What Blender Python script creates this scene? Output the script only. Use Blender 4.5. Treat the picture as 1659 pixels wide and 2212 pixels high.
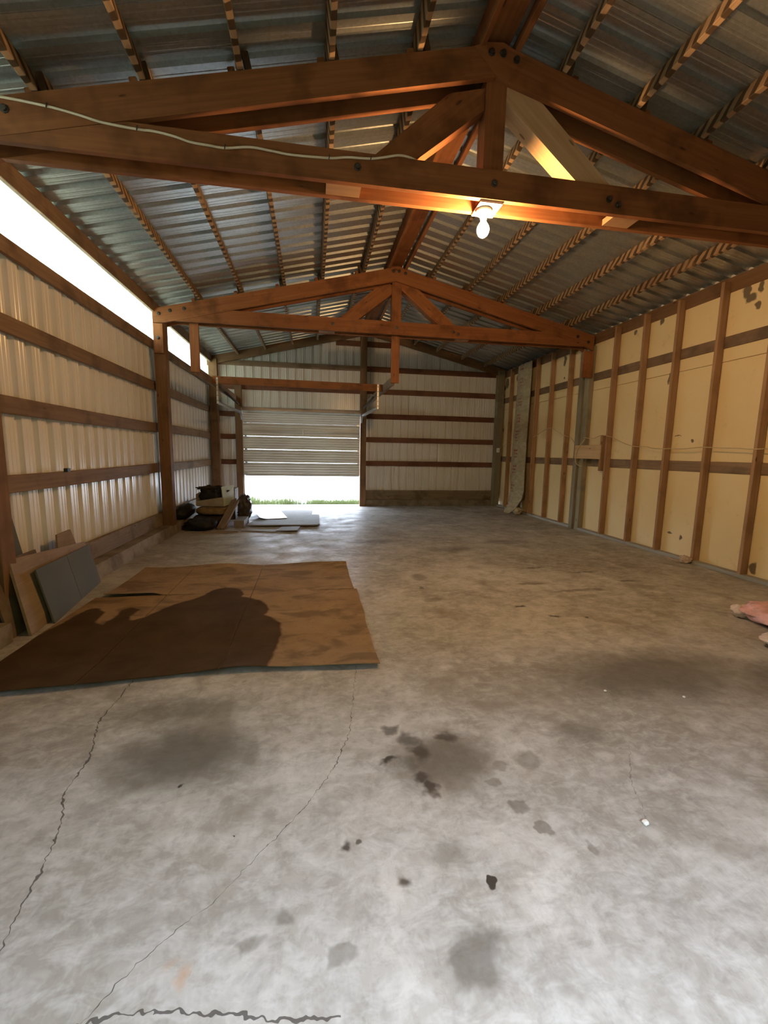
import bpy, math, random
from mathutils import Vector, Matrix, noise as mnoise

for o in list(bpy.data.objects):
    bpy.data.objects.remove(o, do_unlink=True)
scene = bpy.context.scene
COL = scene.collection
random.seed(7)

# ------------------------------------------------------------------ camera
F_PX, W_PX = 930.0, 1659.0
YAW, PITCH, ROLL = math.radians(9.45), math.radians(-7.82), math.radians(1.01)
fw = Vector((math.sin(YAW) * math.cos(PITCH), math.cos(YAW) * math.cos(PITCH), math.sin(PITCH)))
r0 = Vector((math.cos(YAW), -math.sin(YAW), 0.0))
u0 = r0.cross(fw)
rt = r0 * math.cos(ROLL) + u0 * math.sin(ROLL)
up = u0 * math.cos(ROLL) - r0 * math.sin(ROLL)
cam = bpy.data.cameras.new('camera')
cam_o = bpy.data.objects.new('camera', cam)
COL.objects.link(cam_o)
mw = Matrix.Identity(4)
for i in range(3):
    mw[i][0], mw[i][1], mw[i][2] = rt[i], up[i], -fw[i]
mw.translation = Vector((0, 0, 1.30))
cam_o.matrix_world = mw
cam.sensor_fit = 'HORIZONTAL'
cam.sensor_width = 36.0
cam.lens = F_PX / W_PX * 36.0
cam.clip_start = 0.02
cam.clip_end = 300
scene.camera = cam_o

# ------------------------------------------------------------------ sky, exposure
SKY = 15.5
BULB = 1700.0
world = bpy.data.worlds.new('overcast_sky')
scene.world = world
world.use_nodes = True
bg = world.node_tree.nodes['Background']
bg.inputs['Color'].default_value = (0.83, 0.95, 1.13, 1)
bg.inputs['Strength'].default_value = SKY
scene.view_settings.view_transform = 'Standard'
scene.view_settings.look = 'None'
scene.view_settings.exposure = 0.0
scene.view_settings.gamma = 1.0
scene.view_settings.use_curve_mapping = False
scene.cycles.max_bounces = 6
scene.cycles.diffuse_bounces = 4
scene.cycles.glossy_bounces = 3
scene.cycles.use_light_tree = False
scene.cycles.use_adaptive_sampling = True
scene.cycles.adaptive_threshold = 0.045
scene.cycles.sample_clamp_indirect = 6.0
scene.cycles.caustics_reflective = False
scene.cycles.caustics_refractive = False

# ------------------------------------------------------------------ node helpers
class NT:
    def __init__(self, name, rough=0.7, metallic=0.0, spec=0.3):
        self.m = bpy.data.materials.new(name)
        self.m.use_nodes = True
        self.t = self.m.node_tree
        self.b = self.t.nodes['Principled BSDF']
        self.b.inputs['Roughness'].default_value = rough
        self.b.inputs['Metallic'].default_value = metallic
        self.b.inputs['Specular IOR Level'].default_value = spec
        self._tc = self._info = None
    def n(self, kind): return self.t.nodes.new(kind)
    def put(self, sock, v):
        if hasattr(v, 'is_linked') or isinstance(v, bpy.types.NodeSocket): self.t.links.new(v, sock)
        else: sock.default_value = v
    def obj(self):
        if not self._tc: self._tc = self.n('ShaderNodeTexCoord')
        return self._tc.outputs['Object']
    def pos(self):
        if not hasattr(self, '_g'): self._g = self.n('ShaderNodeNewGeometry')
        return self._g.outputs['Position']
    def rnd(self):
        if not self._info: self._info = self.n('ShaderNodeObjectInfo')
        return self._info.outputs['Random']
    def math(self, op, a, b=0.0, clamp=False):
        x = self.n('ShaderNodeMath'); x.operation = op; x.use_clamp = clamp
        self.put(x.inputs[0], a); self.put(x.inputs[1], b)
        return x.outputs[0]
    def vm(self, op, a, b=(0, 0, 0), c=None):
        x = self.n('ShaderNodeVectorMath'); x.operation = op
        self.put(x.inputs[0], a); self.put(x.inputs[1], b)
        if c is not None: self.put(x.inputs[2], c)
        return x.outputs['Value'] if op in ('LENGTH', 'DOT_PRODUCT', 'DISTANCE') else x.outputs[0]
    def sep(self, v):
        x = self.n('ShaderNodeSeparateXYZ'); self.put(x.inputs[0], v); return x.outputs
    def comb(self, x, y, z):
        c = self.n('ShaderNodeCombineXYZ')
        for s, v in zip(c.inputs, (x, y, z)): self.put(s, v)
        return c.outputs[0]
    def noise(self, vec, scale, detail=3.0, rough=0.55, dist=0.0, color=False):
        x = self.n('ShaderNodeTexNoise'); self.put(x.inputs['Vector'], vec)
        x.inputs['Scale'].default_value = scale; x.inputs['Detail'].default_value = detail
        x.inputs['Roughness'].default_value = rough; x.inputs['Distortion'].default_value = dist
        return x.outputs['Color'] if color else x.outputs['Fac']
    def voro(self, vec, scale, out='Distance'):
        x = self.n('ShaderNodeTexVoronoi'); self.put(x.inputs['Vector'], vec); x.inputs['Scale'].default_value = scale
        return x.outputs[out]
    def mr(self, v, a, b, c=0.0, d=1.0, smooth=False):
        x = self.n('ShaderNodeMapRange')
        if smooth: x.interpolation_type = 'SMOOTHSTEP'
        self.put(x.inputs['Value'], v)
        for k, q in zip(('From Min', 'From Max', 'To Min', 'To Max'), (a, b, c, d)): x.inputs[k].default_value = q
        return x.outputs[0]
    def mix(self, f, a, b, blend='MIX'):
        x = self.n('ShaderNodeMix'); x.data_type = 'RGBA'; x.blend_type = blend
        self.put(x.inputs[0], f)
        for s, v in ((x.inputs[6], a), (x.inputs[7], b)):
            if isinstance(v, tuple): s.default_value = (*v[:3], 1)
            else: self.put(s, v)
        return x.outputs[2]
    def bump(self, h, strength=0.3, dist=0.01):
        x = self.n('ShaderNodeBump'); x.inputs['Strength'].default_value = strength; x.inputs['Distance'].default_value = dist
        self.put(x.inputs['Height'], h); self.t.links.new(x.outputs[0], self.b.inputs['Normal'])
    def color(self, c):
        s = self.b.inputs['Base Color']
        if isinstance(c, tuple): s.default_value = (*c, 1)
        else: self.put(s, c)
        return self
    def rough(self, v): self.put(self.b.inputs['Roughness'], v)

def wood(name, dark, light, grain=1.0, stain=0.0, rough=0.72, knots=True, caustic_stripes=False):
    """timber: grain runs along local X of each board"""
    m = NT(name, rough, spec=0.25)
    off = m.vm('SCALE', m.comb(1.0, 1.7, 2.3))
    sc = m.t.nodes[-1]; sc.inputs['Scale'].default_value = 1.0
    m.t.links.new(m.math('MULTIPLY', m.rnd(), 37.0), sc.inputs['Scale'])
    p = m.vm('ADD', m.obj(), off)
    g = m.noise(m.vm('MULTIPLY', p, (1.3, 26, 26)), 1.6, 2, 0.6)
    w = m.noise(m.vm('MULTIPLY', p, (0.7, 5, 5)), 1.2, 1)
    f = m.math('ADD', m.math('MULTIPLY', g, 0.65 * grain), m.math('MULTIPLY', w, 0.45))
    c = m.mix(m.mr(f, 0.28, 0.78), dark, light)
    c = m.mix(m.mr(m.rnd(), 0, 1, 0.0, 0.35), c, tuple(0.62 * q for q in dark))
    if knots:
        k = m.voro(m.vm('MULTIPLY', p, (1.0, 3.2, 3.2)), 2.6)
        c = m.mix(m.mr(k, 0.05, 0.10, 0.8, 0.0, True), c, tuple(0.3 * q for q in dark))
    if stain:
        s = m.noise(p, 2.6, 3, 0.65)
        c = m.mix(m.mr(s, 0.50, 0.66, 0, stain), c, tuple(0.38 * q for q in dark))
    if caustic_stripes:   # striped bulb light off the roof ribs, painted in as dark bands
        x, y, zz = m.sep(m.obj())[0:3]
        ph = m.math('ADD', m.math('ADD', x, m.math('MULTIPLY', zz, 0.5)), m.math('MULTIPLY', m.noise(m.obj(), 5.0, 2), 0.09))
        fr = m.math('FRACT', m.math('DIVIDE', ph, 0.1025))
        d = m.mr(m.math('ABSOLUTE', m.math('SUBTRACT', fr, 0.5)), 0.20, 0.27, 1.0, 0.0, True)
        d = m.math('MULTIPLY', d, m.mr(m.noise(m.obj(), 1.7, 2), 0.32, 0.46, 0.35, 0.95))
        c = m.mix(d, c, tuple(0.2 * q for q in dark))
    m.color(c)
    return m.m

MAT = {}
MAT['truss'] = wood('aged_fir_truss', (0.20, 0.071, 0.025), (0.37, 0.15, 0.057), stain=0.6)
MAT['purlin'] = wood('aged_fir_purlin', (0.30, 0.18, 0.095), (0.52, 0.35, 0.20), stain=0.3, caustic_stripes=True)
MAT['girt'] = wood('weathered_girt', (0.17, 0.105, 0.062), (0.33, 0.215, 0.125), stain=0.5)
MAT['girt_red'] = wood('reddish_girt', (0.13, 0.052, 0.028), (0.23, 0.10, 0.055), stain=0.4)
MAT['post'] = wood('dark_post', (0.15, 0.078, 0.036), (0.27, 0.15, 0.072), stain=0.45)
MAT['post_grey'] = wood('grey_treated_post', (0.20, 0.17, 0.115), (0.36, 0.31, 0.215), stain=0.35)
MAT['stud'] = wood('stud_fir', (0.30, 0.165, 0.085), (0.50, 0.30, 0.165), stain=0.35)
MAT['light_wood'] = wood('pale_pine', (0.48, 0.30, 0.15), (0.66, 0.46, 0.26), stain=0.1)
MAT['sill'] = wood('dirty_sill', (0.17, 0.12, 0.07), (0.30, 0.225, 0.14), stain=0.6)
MAT['plate'] = wood('grey_plate', (0.30, 0.29, 0.26), (0.47, 0.46, 0.42), stain=0.2, knots=False)
MAT['ply'] = wood('plywood', (0.24, 0.165, 0.095), (0.37, 0.27, 0.165), stain=0.3, knots=False)
MAT['ply_pale'] = wood('dusty_plywood', (0.21, 0.185, 0.155), (0.31, 0.275, 0.235), stain=0.25, knots=False)

def metal(name, base, rough, metallic, spangle=0.0, dirt=0.15, dirtcol=(0.30, 0.24, 0.18)):
    m = NT(name, rough, metallic, 0.4)
    c = base
    p = m.pos()
    if spangle:
        v = m.voro(p, 55.0, 'Color')
        c = m.mix(m.math('MULTIPLY', m.sep(v)[0], spangle), base, tuple(q * 1.5 for q in base))
    d = m.noise(p, 1.6, 2, 0.5)
    c = m.mix(m.mr(d, 0.35, 0.8, 0, dirt), c, dirtcol)
    m.color(c)
    return m.m
MAT['white_metal'] = metal('white_painted_steel', (0.77, 0.75, 0.72), 0.24, 0.0)
MAT['galv'] = metal('galvanised_roof_steel', (0.43, 0.45, 0.44), 0.32, 0.76, spangle=0.4, dirt=0.2, dirtcol=(0.16, 0.14, 0.12))
MAT['door_metal'] = metal('door_steel', (0.78, 0.78, 0.73), 0.26, 0.0, dirt=0.3)
MAT['zinc'] = metal('zinc_track', (0.60, 0.62, 0.63), 0.32, 0.9, dirt=0.2)
MAT['dark_steel'] = metal('dark_steel', (0.06, 0.055, 0.05), 0.5, 0.6)
MAT['strap'] = metal('pale_strap', (0.72, 0.70, 0.64), 0.4, 0.3)
MAT['grey_sheet'] = metal('grey_faced_board', (0.085, 0.095, 0.085), 0.8, 0.0, dirt=0.6, dirtcol=(0.16, 0.14, 0.10))
MAT['white_sheet'] = metal('white_faced_panel', (0.74, 0.76, 0.79), 0.4, 0.0, dirt=0.15)

# translucent fibreglass skylight
m = NT('translucent_fibreglass', 0.5)
t = m.t; tr = m.n('ShaderNodeBsdfTranslucent'); df = m.n('ShaderNodeBsdfDiffuse'); mx = m.n('ShaderNodeMixShader')
tr.inputs['Color'].default_value = (0.95, 1.0, 0.74, 1); df.inputs['Color'].default_value = (0.85, 0.86, 0.80, 1)
mx.inputs[0].default_value = 0.12
t.links.new(tr.outputs[0], mx.inputs[1]); t.links.new(df.outputs[0], mx.inputs[2])
t.links.new(mx.outputs[0], t.nodes['Material Output'].inputs['Surface'])
MAT['fibreglass'] = m.m

# foil-less foam insulation board with smudges and torn marks
m = NT('buff_insulation_board', 0.6, spec=0.3)
p = m.pos()
c = m.mix(m.mr(m.noise(p, 1.1, 4), 0.35, 0.7), (0.76, 0.57, 0.30), (0.81, 0.64, 0.37))
c = m.mix(m.mr(m.noise(p, 6.0, 4, 0.7), 0.62, 0.74, 0, 0.35), c, (0.45, 0.33, 0.17))
pw = m.vm('ADD', p, m.vm('SCALE', m.vm('SUBTRACT', m.noise(p, 9.0, 3, color=True), (0.5, 0.5, 0.5))))
m.t.nodes[-1].location = (0, 0)
for nd in m.t.nodes:
    if nd.type == 'VECT_MATH' and nd.operation == 'SCALE': nd.inputs['Scale'].default_value = 0.10
mask = None
for (y, z, ry, rz) in [(6.01, 3.14, .03, .045), (5.51, 3.17, .035, .06), (4.33, 3.13, .05, .09), (4.28, 3.05, .07, .05), (4.17, 3.12, .03, .06), (4.19, 2.95, .04, .05),
                       (5.29, 2.36, .03, .08), (7.83, 3.1, .05, .12), (7.82, 2.76, .03, .03), (10.29, 3.05, .10, .13), (10.4, 2.95, .06, .06), (9.74, 3.09, .09, .08), (9.62, 3.0, .05, .08), (10.45, 2.76, .04, .05), (10.39, 1.92, .035, .05),
                       (5.01, .30, .06, .012), (4.84, .26, .03, .03), (3.86, .12, .05, .07), (5.04, 1.58, .06, .008), (4.82, 1.53, .018, .03)]:
    e = m.vm('MULTIPLY_ADD', pw, (0, 1 / ry, 1 / rz), (0, -y / ry, -z / rz))
    k = m.mr(m.vm('LENGTH', e), 0.75, 1.05, 1.0, 0.0)
    mask = k if mask is None else m.math('MAXIMUM', mask, k)
c = m.mix(m.math('MULTIPLY', mask, 0.85), c, (0.07, 0.05, 0.035))
m.color(c)
MAT['foam'] = m.m

# ------------------------------------------------------------------ concrete
def concrete():
    m = NT('stained_concrete', 0.62, spec=0.35)
    p = m.pos()
    nz = m.noise(p, 7.0, 3, 0.65, color=True)
    wob = m.vm('SCALE', m.vm('SUBTRACT', nz, (0.5, 0.5, 0.5)))
    m.t.nodes[-1].inputs['Scale'].default_value = 0.16
    for nd in m.t.nodes:
        if nd.type == 'VECT_MATH' and nd.operation == 'SCALE': nd.inputs['Scale'].default_value = 0.16
    pw = m.vm('ADD', p, wob)
    a = m.noise(p, 0.75, 3, 0.62, 0.6)
    b = m.noise(p, 3.4, 3, 0.65)
    d = m.noise(p, 24.0, 3, 0.75)
    strk = m.noise(m.vm('MULTIPLY', p, (11.0, 2.6, 1)), 6.0, 2, 0.6)
    c = m.mix(m.mr(a, 0.32, 0.68), (0.27, 0.245, 0.21), (0.52, 0.50, 0.47))
    c = m.mix(m.mr(b, 0.50, 0.66, 0, 0.55), c, (0.25, 0.225, 0.19))
    c = m.mix(m.mr(b, 0.32, 0.44, 0.55, 0), c, (0.62, 0.60, 0.565))
    c = m.mix(m.mr(d, 0.50, 0.72, 0, 0.45), c, (0.22, 0.20, 0.175))
    c = m.mix(m.mr(strk, 0.58, 0.75, 0, 0.13), c, (0.66, 0.645, 0.61))
    mot = m.noise(m.vm('MULTIPLY', p, (1.0, 1.5, 1)), 11.0, 3, 0.75, 0.4)
    c = m.mix(m.mr(mot, 0.42, 0.66, 0.0, 0.45), c, (0.62, 0.61, 0.595))
    c = m.mix(m.mr(m.noise(p, 5.5, 4, 0.75, 0.6), 0.50, 0.66, 0.0, 0.50), c, (0.24, 0.22, 0.195))
    c = m.mix(m.mr(m.noise(p, 1.5, 3, 0.6, 1.2), 0.55, 0.68, 0, 0.55), c, (0.20, 0.165, 0.125))
    # worn traffic path: greyer, cleaner slab close to the entrance
    def group(lst, col, cc):
        mk = None
        for (x, y, rx, ry, lo, st) in lst:
            e = m.vm('MULTIPLY_ADD', pw, (1 / rx, 1 / ry, 0), (-x / rx, -y / ry, 0))
            k = m.mr(m.vm('LENGTH', e), lo, 1.05, st, 0.0, True)
            mk = k if mk is None else m.math('MAXIMUM', mk, k)
        return m.mix(mk, cc, col)
    # soft-edged darker patches
    c = group([(-.55, 1.80, .42, .28, .25, .85), (2.05, 2.15, .95, .40, .25, .8), (2.9, 1.95, .9, .36, .25, .75), (.55, 1.62, .30, .25, .3, .85), (.42, .90, .09, .09, .5, .7),
               (.07, .947, .045, .035, .6, .5), (1.25, 1.70, .16, .10, .3, .5), (.42, 1.19, .09, .07, .3, .5), (-.30, 1.78, .09, .10, .6, .5), (-.65, 2.15, .45, .15, .2, .6),
               (2.6, 3.7, .30, .05, .6, .6), (2.2, 3.95, .18, .05, .6, .6), (1.1, 4.3, .10, .16, .5, .5), (1.05, 3.6, .12, .08, .5, .5), (.75, 1.33, .05, .05, .6, .6), (.80, 1.22, .025, .045, .7, .6),
               (.92, 1.13, .022, .045, .6, .5), (.78, 1.55, .06, .05, .5, .5), (.71, 1.46, .04, .03, .6, .5), (.9, 1.58, .07, .06, .5, .5), (1.9, 5.6, .5, .25, .3, .5), (.9, 6.2, .6, .2, .3, .5),
               (.2, 5.9, .35, .2, .3, .45), (-.9, 5.6, .5, .2, .3, .5), (2.9, 6.0, .5, .2, .3, .5), (-.19, 1.02, .07, .04, .4, .5), (-.09, 1.07, .05, .03, .4, .5)], (0.105, 0.09, 0.07), c)
    # oil and grime
    c = group([(.45, 1.48, .038, .06, .3, .95), (.43, 1.53, .06, .04, .3, .9), (.455, 1.68, .05, .10, .3, .8), (.43, 1.77, .06, .06, .3, .7), (.606, 1.76, .06, .05, .3, .8), (.32, 1.63, .06, .026, .3, .95),
               (.345, 1.84, .05, .05, .3, .7), (.40, 1.60, .05, .06, .2, .45), (.55, 1.089, .020, .020, .7, 1.0), (.266, 1.127, .038, .035, .2, .9), (.095, 1.258, .028, .030, .2, .9), (.145, 1.262, .02, .008, .3, .8),
               (1.75, 3.35, .06, .03, .3, .9), (1.95, 3.1, .05, .02, .3, .9), (2.2, 3.05, .03, .03, .3, .9), (1.05, 3.95, .04, .05, .3, .7), (2.55, 4.55, .16, .04, .4, .7), (3.0, 4.3, .2, .03, .4, .7), (3.3, 3.95, .12, .03, .4, .7), (-.26, 1.35, .008, .006, .4, 1.0), (-.5, 1.62, .012, .012, .4, 1.0)],
              (0.035, 0.03, 0.026), c)
    c = group([(-.318, .953, .020, .032, .2, .4), (-.36, .99, .03, .02, .3, .2)], (0.50, 0.27, 0.13), c)
    # paint scuffs
    c = group([(.72, 7.9, .5, .25, .2, .25), (.45, 8.6, .03, .5, .3, .5)], (0.72, 0.73, 0.75), c)
    # three cracks: offset from a hand-set curve
    X, Y = m.sep(p)[0:2]
    jit = m.math('MULTIPLY', m.math('SUBTRACT', m.noise(p, 34.0, 1, 0.7), 0.5), 0.03)
    WN = m.noise(p, 11.0, 2, 0.7)
    def crack(u, v, u0, u1, v0, v1, pts, w):
        fc = m.n('ShaderNodeFloatCurve')
        cv = fc.mapping.curves[0]
        q = sorted(((a - u0) / (u1 - u0), (b - v0) / (v1 - v0)) for a, b in pts)
        while len(cv.points) < len(q): cv.points.new(0.5, 0.5)
        for pt, (a, b) in zip(cv.points, q):
            pt.location = (a, b); pt.handle_type = 'VECTOR'
        fc.mapping.update()
        m.put(fc.inputs['Value'], m.mr(u, u0, u1))
        target = m.math('ADD', m.mr(fc.outputs[0], 0, 1, v0, v1), jit)
        dd = m.math('ABSOLUTE', m.math('SUBTRACT', v, target))
        wn = m.mr(WN, 0.35, 0.65, 0.25 * w, 1.3 * w)
        k = m.math('LESS_THAN', dd, wn)
        ins = m.math('MULTIPLY', m.math('GREATER_THAN', u, u0 + .002), m.math('LESS_THAN', u, u1 - .002))
        return m.math('MULTIPLY', k, ins)
    k1 = crack(Y, X, .6, 2.7, -1.2, -.6, [(2.7, -1.0), (2.1, -1.018), (1.845, -.938), (1.64, -.936), (1.5, -.87), (1.41, -.851), (1.32, -.835), (1.22, -.828), (1.10, -.808), (.6, -.76)], .0032)
    k2 = crack(Y, X, .6, 2.5, -.9, .3, [(2.5, .26), (1.86, .165), (1.63, .079), (1.467, -.024), (1.343, -.124), (1.232, -.221), (1.144, -.291), (1.108, -.345), (1.017, -.444), (.965, -.487), (.911, -.527), (.6, -.78)], .0016)
    k3 = crack(X, Y, -.56, .06, .80, 1.0, [(-.56, .905), (-.50, .912), (-.44, .915), (-.374, .908), (-.30, .896), (-.22, .880), (-.15, .868), (-.086, .848), (.06, .83)], .0035)
    k4 = crack(Y, X, 1.2, 1.6, 1.0, 1.5, [(1.2, 1.182), (1.4, 1.27), (1.55, 1.385), (1.6, 1.42)], .0022)
    ck = m.math('MAXIMUM', m.math('MAXIMUM', k1, k2), k3)
    c = m.mix(m.math('MULTIPLY', ck, 0.85), c, (0.05, 0.045, 0.04))
    c = m.mix(m.math('MULTIPLY', k4, 0.6), c, (0.12, 0.11, 0.10))
    m.color(c)
    h = m.math('ADD', m.math('MULTIPLY', d, 0.5), m.math('MULTIPLY', strk, 0.5))
    m.bump(h, 0.35, 0.006)
    m.rough(m.mr(b, 0.3, 0.7, 0.42, 0.72))
    return m.m
MAT['concrete'] = concrete()
m = NT('rough_curb_concrete', 0.8)
m.color(m.mix(m.mr(m.noise(m.pos(), 4.0, 5, 0.65), 0.35, 0.65), (0.15, 0.115, 0.08), (0.31, 0.26, 0.195)))
m.bump(m.noise(m.pos(), 18.0, 4, 0.7), 0.5, 0.01)
MAT['curb'] = m.m
m = NT('pale_gravel', 0.9)
m.color(m.mix(m.noise(m.pos(), 30.0, 3), (0.46, 0.45, 0.42), (0.62, 0.61, 0.58)))
MAT['gravel'] = m.m
m = NT('blocker_bank_ground', 0.9)
m.color(m.mix(m.noise(m.pos(), 1.2, 5, 0.7), (0.045, 0.055, 0.022), (0.12, 0.14, 0.06)))
MAT['blocker_bank'] = m.m
m = NT('grass_blade', 0.7)
m.color(m.mix(m.noise(m.pos(), 3.0, 2), (0.10, 0.135, 0.04), (0.20, 0.23, 0.09)))
MAT['grass'] = m.m

def plain(name, col, rough=0.7, var=0.25, scale=8.0, bump=0.0, metallic=0.0):
    m = NT(name, rough, metallic)
    f = m.noise(m.pos(), scale, 4, 0.6)
    m.color(m.mix(m.mr(f, 0.3, 0.7), tuple(q * (1 - var) for q in col), tuple(min(1, q * (1 + var)) for q in col)))
    if bump: m.bump(f, bump, 0.02)
    return m.m
MAT['cable'] = plain('white_cable', (0.70, 0.64, 0.50), 0.5, 0.1)
MAT['tan_cable'] = plain('tan_cable', (0.55, 0.42, 0.24), 0.5, 0.15)
MAT['porcelain'] = plain('porcelain', (0.80, 0.78, 0.72), 0.3, 0.05)
MAT['box_grey'] = plain('junction_box_steel', (0.55, 0.53, 0.48), 0.45, 0.1)
MAT['sack_tan'] = plain('tan_sack', (0.20, 0.135, 0.065), 0.8, 0.4, 9.0, 0.4)
MAT['sack_brown'] = plain('brown_sack', (0.04, 0.027, 0.02), 0.8, 0.4, 7.0, 0.4)
MAT['tarp'] = plain('dark_tarp', (0.014, 0.013, 0.012), 0.6, 0.4, 6.0, 0.4)
MAT['bag'] = plain('dark_plastic_bag', (0.06, 0.05, 0.045), 0.35, 0.4, 10.0, 0.5)
MAT['pale_green'] = plain('pale_green_board', (0.52, 0.57, 0.42), 0.6, 0.1)
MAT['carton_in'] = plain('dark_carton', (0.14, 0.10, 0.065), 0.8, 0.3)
MAT['crate_grey'] = plain('grey_brown_crate', (0.30, 0.265, 0.20), 0.8, 0.2)
MAT['pink'] = plain('pink_fibreglass', (0.72, 0.42, 0.42), 0.95, 0.25, 12.0, 0.8)
MAT['pink_pale'] = plain('pale_fibreglass', (0.68, 0.58, 0.56), 0.95, 0.2, 14.0, 0.8)
MAT['chalk'] = plain('white_stone', (0.80, 0.79, 0.76), 0.8, 0.1)
MAT['rag'] = plain('crumpled_paper', (0.50, 0.36, 0.26), 0.85, 0.3, 30.0, 0.4)

# kraft paper with faded red print
m = NT('kraft_facing', 0.7)
p = m.pos(); X, Y, Z = m.sep(p)[0:3]
c = m.mix(m.mr(m.noise(m.vm('MULTIPLY', p, (1, 1, 2.5)), 6.0, 4, 0.65, 0.6), 0.3, 0.7), (0.32, 0.25, 0.145), (0.50, 0.41, 0.26))
bars = m.math('GREATER_THAN', m.math('FRACT', m.math('MULTIPLY', Z, 14.0)), 0.45)
let = m.math('GREATER_THAN', m.noise(m.vm('MULTIPLY', p, (1, 60, 14)), 1.0, 1), 0.47)
blk = m.math('GREATER_THAN', m.math('FRACT', m.math('ADD', m.math('MULTIPLY', Z, 2.6), 0.2)), 0.42)
col = m.math('LESS_THAN', m.math('ABSOLUTE', m.math('SUBTRACT', Y, 9.27)), 0.10)
pr = m.math('MULTIPLY', m.math('MULTIPLY', bars, let), m.math('MULTIPLY', blk, col))
c = m.mix(m.math('MULTIPLY', pr, 0.9), c, (0.30, 0.05, 0.035))
m.color(c)
m.bump(m.noise(m.vm('MULTIPLY', p, (1, 1, 3)), 8.0, 3, 0.6, 1.0), 0.5, 0.02)
MAT['kraft'] = m.m

# flattened carton: clean and oil-soaked areas, from a signed distance stored on the mesh
m = NT('carton_cardboard', 0.8)
p = m.pos()
at = m.n('ShaderNodeAttribute'); at.attribute_name = 'stain_distance'
n1 = m.noise(p, 4.0, 4, 0.6)
c = m.mix(m.mr(n1, 0.3, 0.7), (0.26, 0.17, 0.092), (0.345, 0.232, 0.132))
c = m.mix(m.mr(m.noise(p, 13.0, 4, 0.7), 0.55, 0.70, 0, 0.5), c, (0.17, 0.11, 0.06))
c = m.mix(m.mr(m.noise(m.vm('MULTIPLY', p, (1, 2.2, 1)), 2.1, 4, 0.6, 0.7), 0.50, 0.62, 0, 0.7), c, (0.15, 0.10, 0.06))
sd = m.math('ADD', at.outputs['Fac'], m.math('MULTIPLY', m.math('SUBTRACT', m.noise(p, 14.0, 3), 0.5), 0.035))
wet = m.mix(m.mr(n1, 0.3, 0.7), (0.055, 0.031, 0.015), (0.085, 0.049, 0.024))
c = m.mix(m.mr(sd, -0.010, 0.010, 1.0, 0.0), c, wet)
m.color(c)
m.b.inputs['Roughness'].default_value = 0.92
m.b.inputs['Specular IOR Level'].default_value = 0.12
m.bump(m.noise(m.vm('MULTIPLY', p, (3, 60, 1)), 2.0, 2), 0.08, 0.003)
MAT['carton'] = m.m

m = bpy.data.materials.new('glowing_bulb'); m.use_nodes = True
nt = m.node_tree; nt.nodes.remove(nt.nodes['Principled BSDF'])
em = nt.nodes.new('ShaderNodeEmission'); em.inputs['Color'].default_value = (1.0, 0.57, 0.24, 1); em.inputs['Strength'].default_value = BULB
nt.links.new(em.outputs[0], nt.nodes['Material Output'].inputs['Surface'])
MAT['bulb'] = m

# ------------------------------------------------------------------ object helpers
def place(o, world, parent):
    if parent is not None:
        o.parent = parent
        pl = Vector((0, 0, 0)); q = parent
        base = parent.get('_base') or (0, 0, 0)
        o.matrix_basis = WM[parent.name].inverted() @ world
    else:
        o.matrix_basis = world
    WM[o.name] = world.copy()
WM = {}

def tag(o, label=None, cat=None, group=None, kind=None):
    if label: o['label'] = label
    if cat: o['category'] = cat
    if group: o['group'] = group
    if kind: o['kind'] = kind
    return o

def empty(name, loc, label=None, cat=None, group=None, kind=None):
    o = bpy.data.objects.new(name, None)
    o.empty_display_size = 0.1
    COL.objects.link(o)
    place(o, Matrix.Translation(Vector(loc)), None)
    return tag(o, label, cat, group, kind)

def mesh_obj(name, verts, faces, mat, parent=None, world=None, smooth=False):
    me = bpy.data.meshes.new(name)
    me.from_pydata([tuple(v) for v in verts], [], faces)
    me.materials.append(MAT[mat] if isinstance(mat, str) else mat)
    if smooth: me.polygons.foreach_set('use_smooth', [True] * len(me.polygons))
    me.update()
    o = bpy.data.objects.new(name, me)
    COL.objects.link(o)
    place(o, world if world is not None else Matrix.Identity(4), parent)
    return o

def recentre(verts):
    lo = [min(v[i] for v in verts) for i in range(3)]; hi = [max(v[i] for v in verts) for i in range(3)]
    c = Vector(((lo[0] + hi[0]) / 2, (lo[1] + hi[1]) / 2, lo[2]))
    return [Vector(v) - c for v in verts], Matrix.Translation(c)

def wmesh(name, verts, faces, mat, parent=None, smooth=False):
    v, M = recentre(verts)
    return mesh_obj(name, v, faces, mat, parent, M, smooth)

def frame(a, b, wdir):
    a, b = Vector(a), Vector(b)
    x = (b - a).normalized(); z = Vector(wdir); z = (z - x * z.dot(x)).normalized(); y = z.cross(x)
    M = Matrix.Identity(4)
    for i in range(3): M[i][0], M[i][1], M[i][2] = x[i], y[i], z[i]
    M.translation = a
    return M, (b - a).length

def board(name, a, b, width, thick, wdir, mat, parent=None, ch=0.004, bow=0.0):
    """a straight timber from a to b (centre line), width along wdir, eased edges"""
    M, L = frame(a, b, wdir)
    w, t = width / 2, thick / 2
    sec = [(-t + ch, -w), (t - ch, -w), (t, -w + ch), (t, w - ch), (t - ch, w), (-t + ch, w), (-t, w - ch), (-t, -w + ch)]
    st = [0, L] if not bow else [0, L * .25, L * .5, L * .75, L]
    vs, fs = [], []
    for s in st:
        k = bow * math.sin(math.pi * s / L) if bow else 0
        vs += [Vector((s, y, z + k)) for y, z in sec]
    n = 8
    for i in range(len(st) - 1):
        for j in range(n):
            fs.append((i * n + j, i * n + (j + 1) % n, (i + 1) * n + (j + 1) % n, (i + 1) * n + j)[::-1])
    fs.append(tuple(range(n))); fs.append(tuple(range((len(st) - 1) * n, len(st) * n))[::-1])
    return mesh_obj(name, vs, fs, mat, parent, M)

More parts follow.
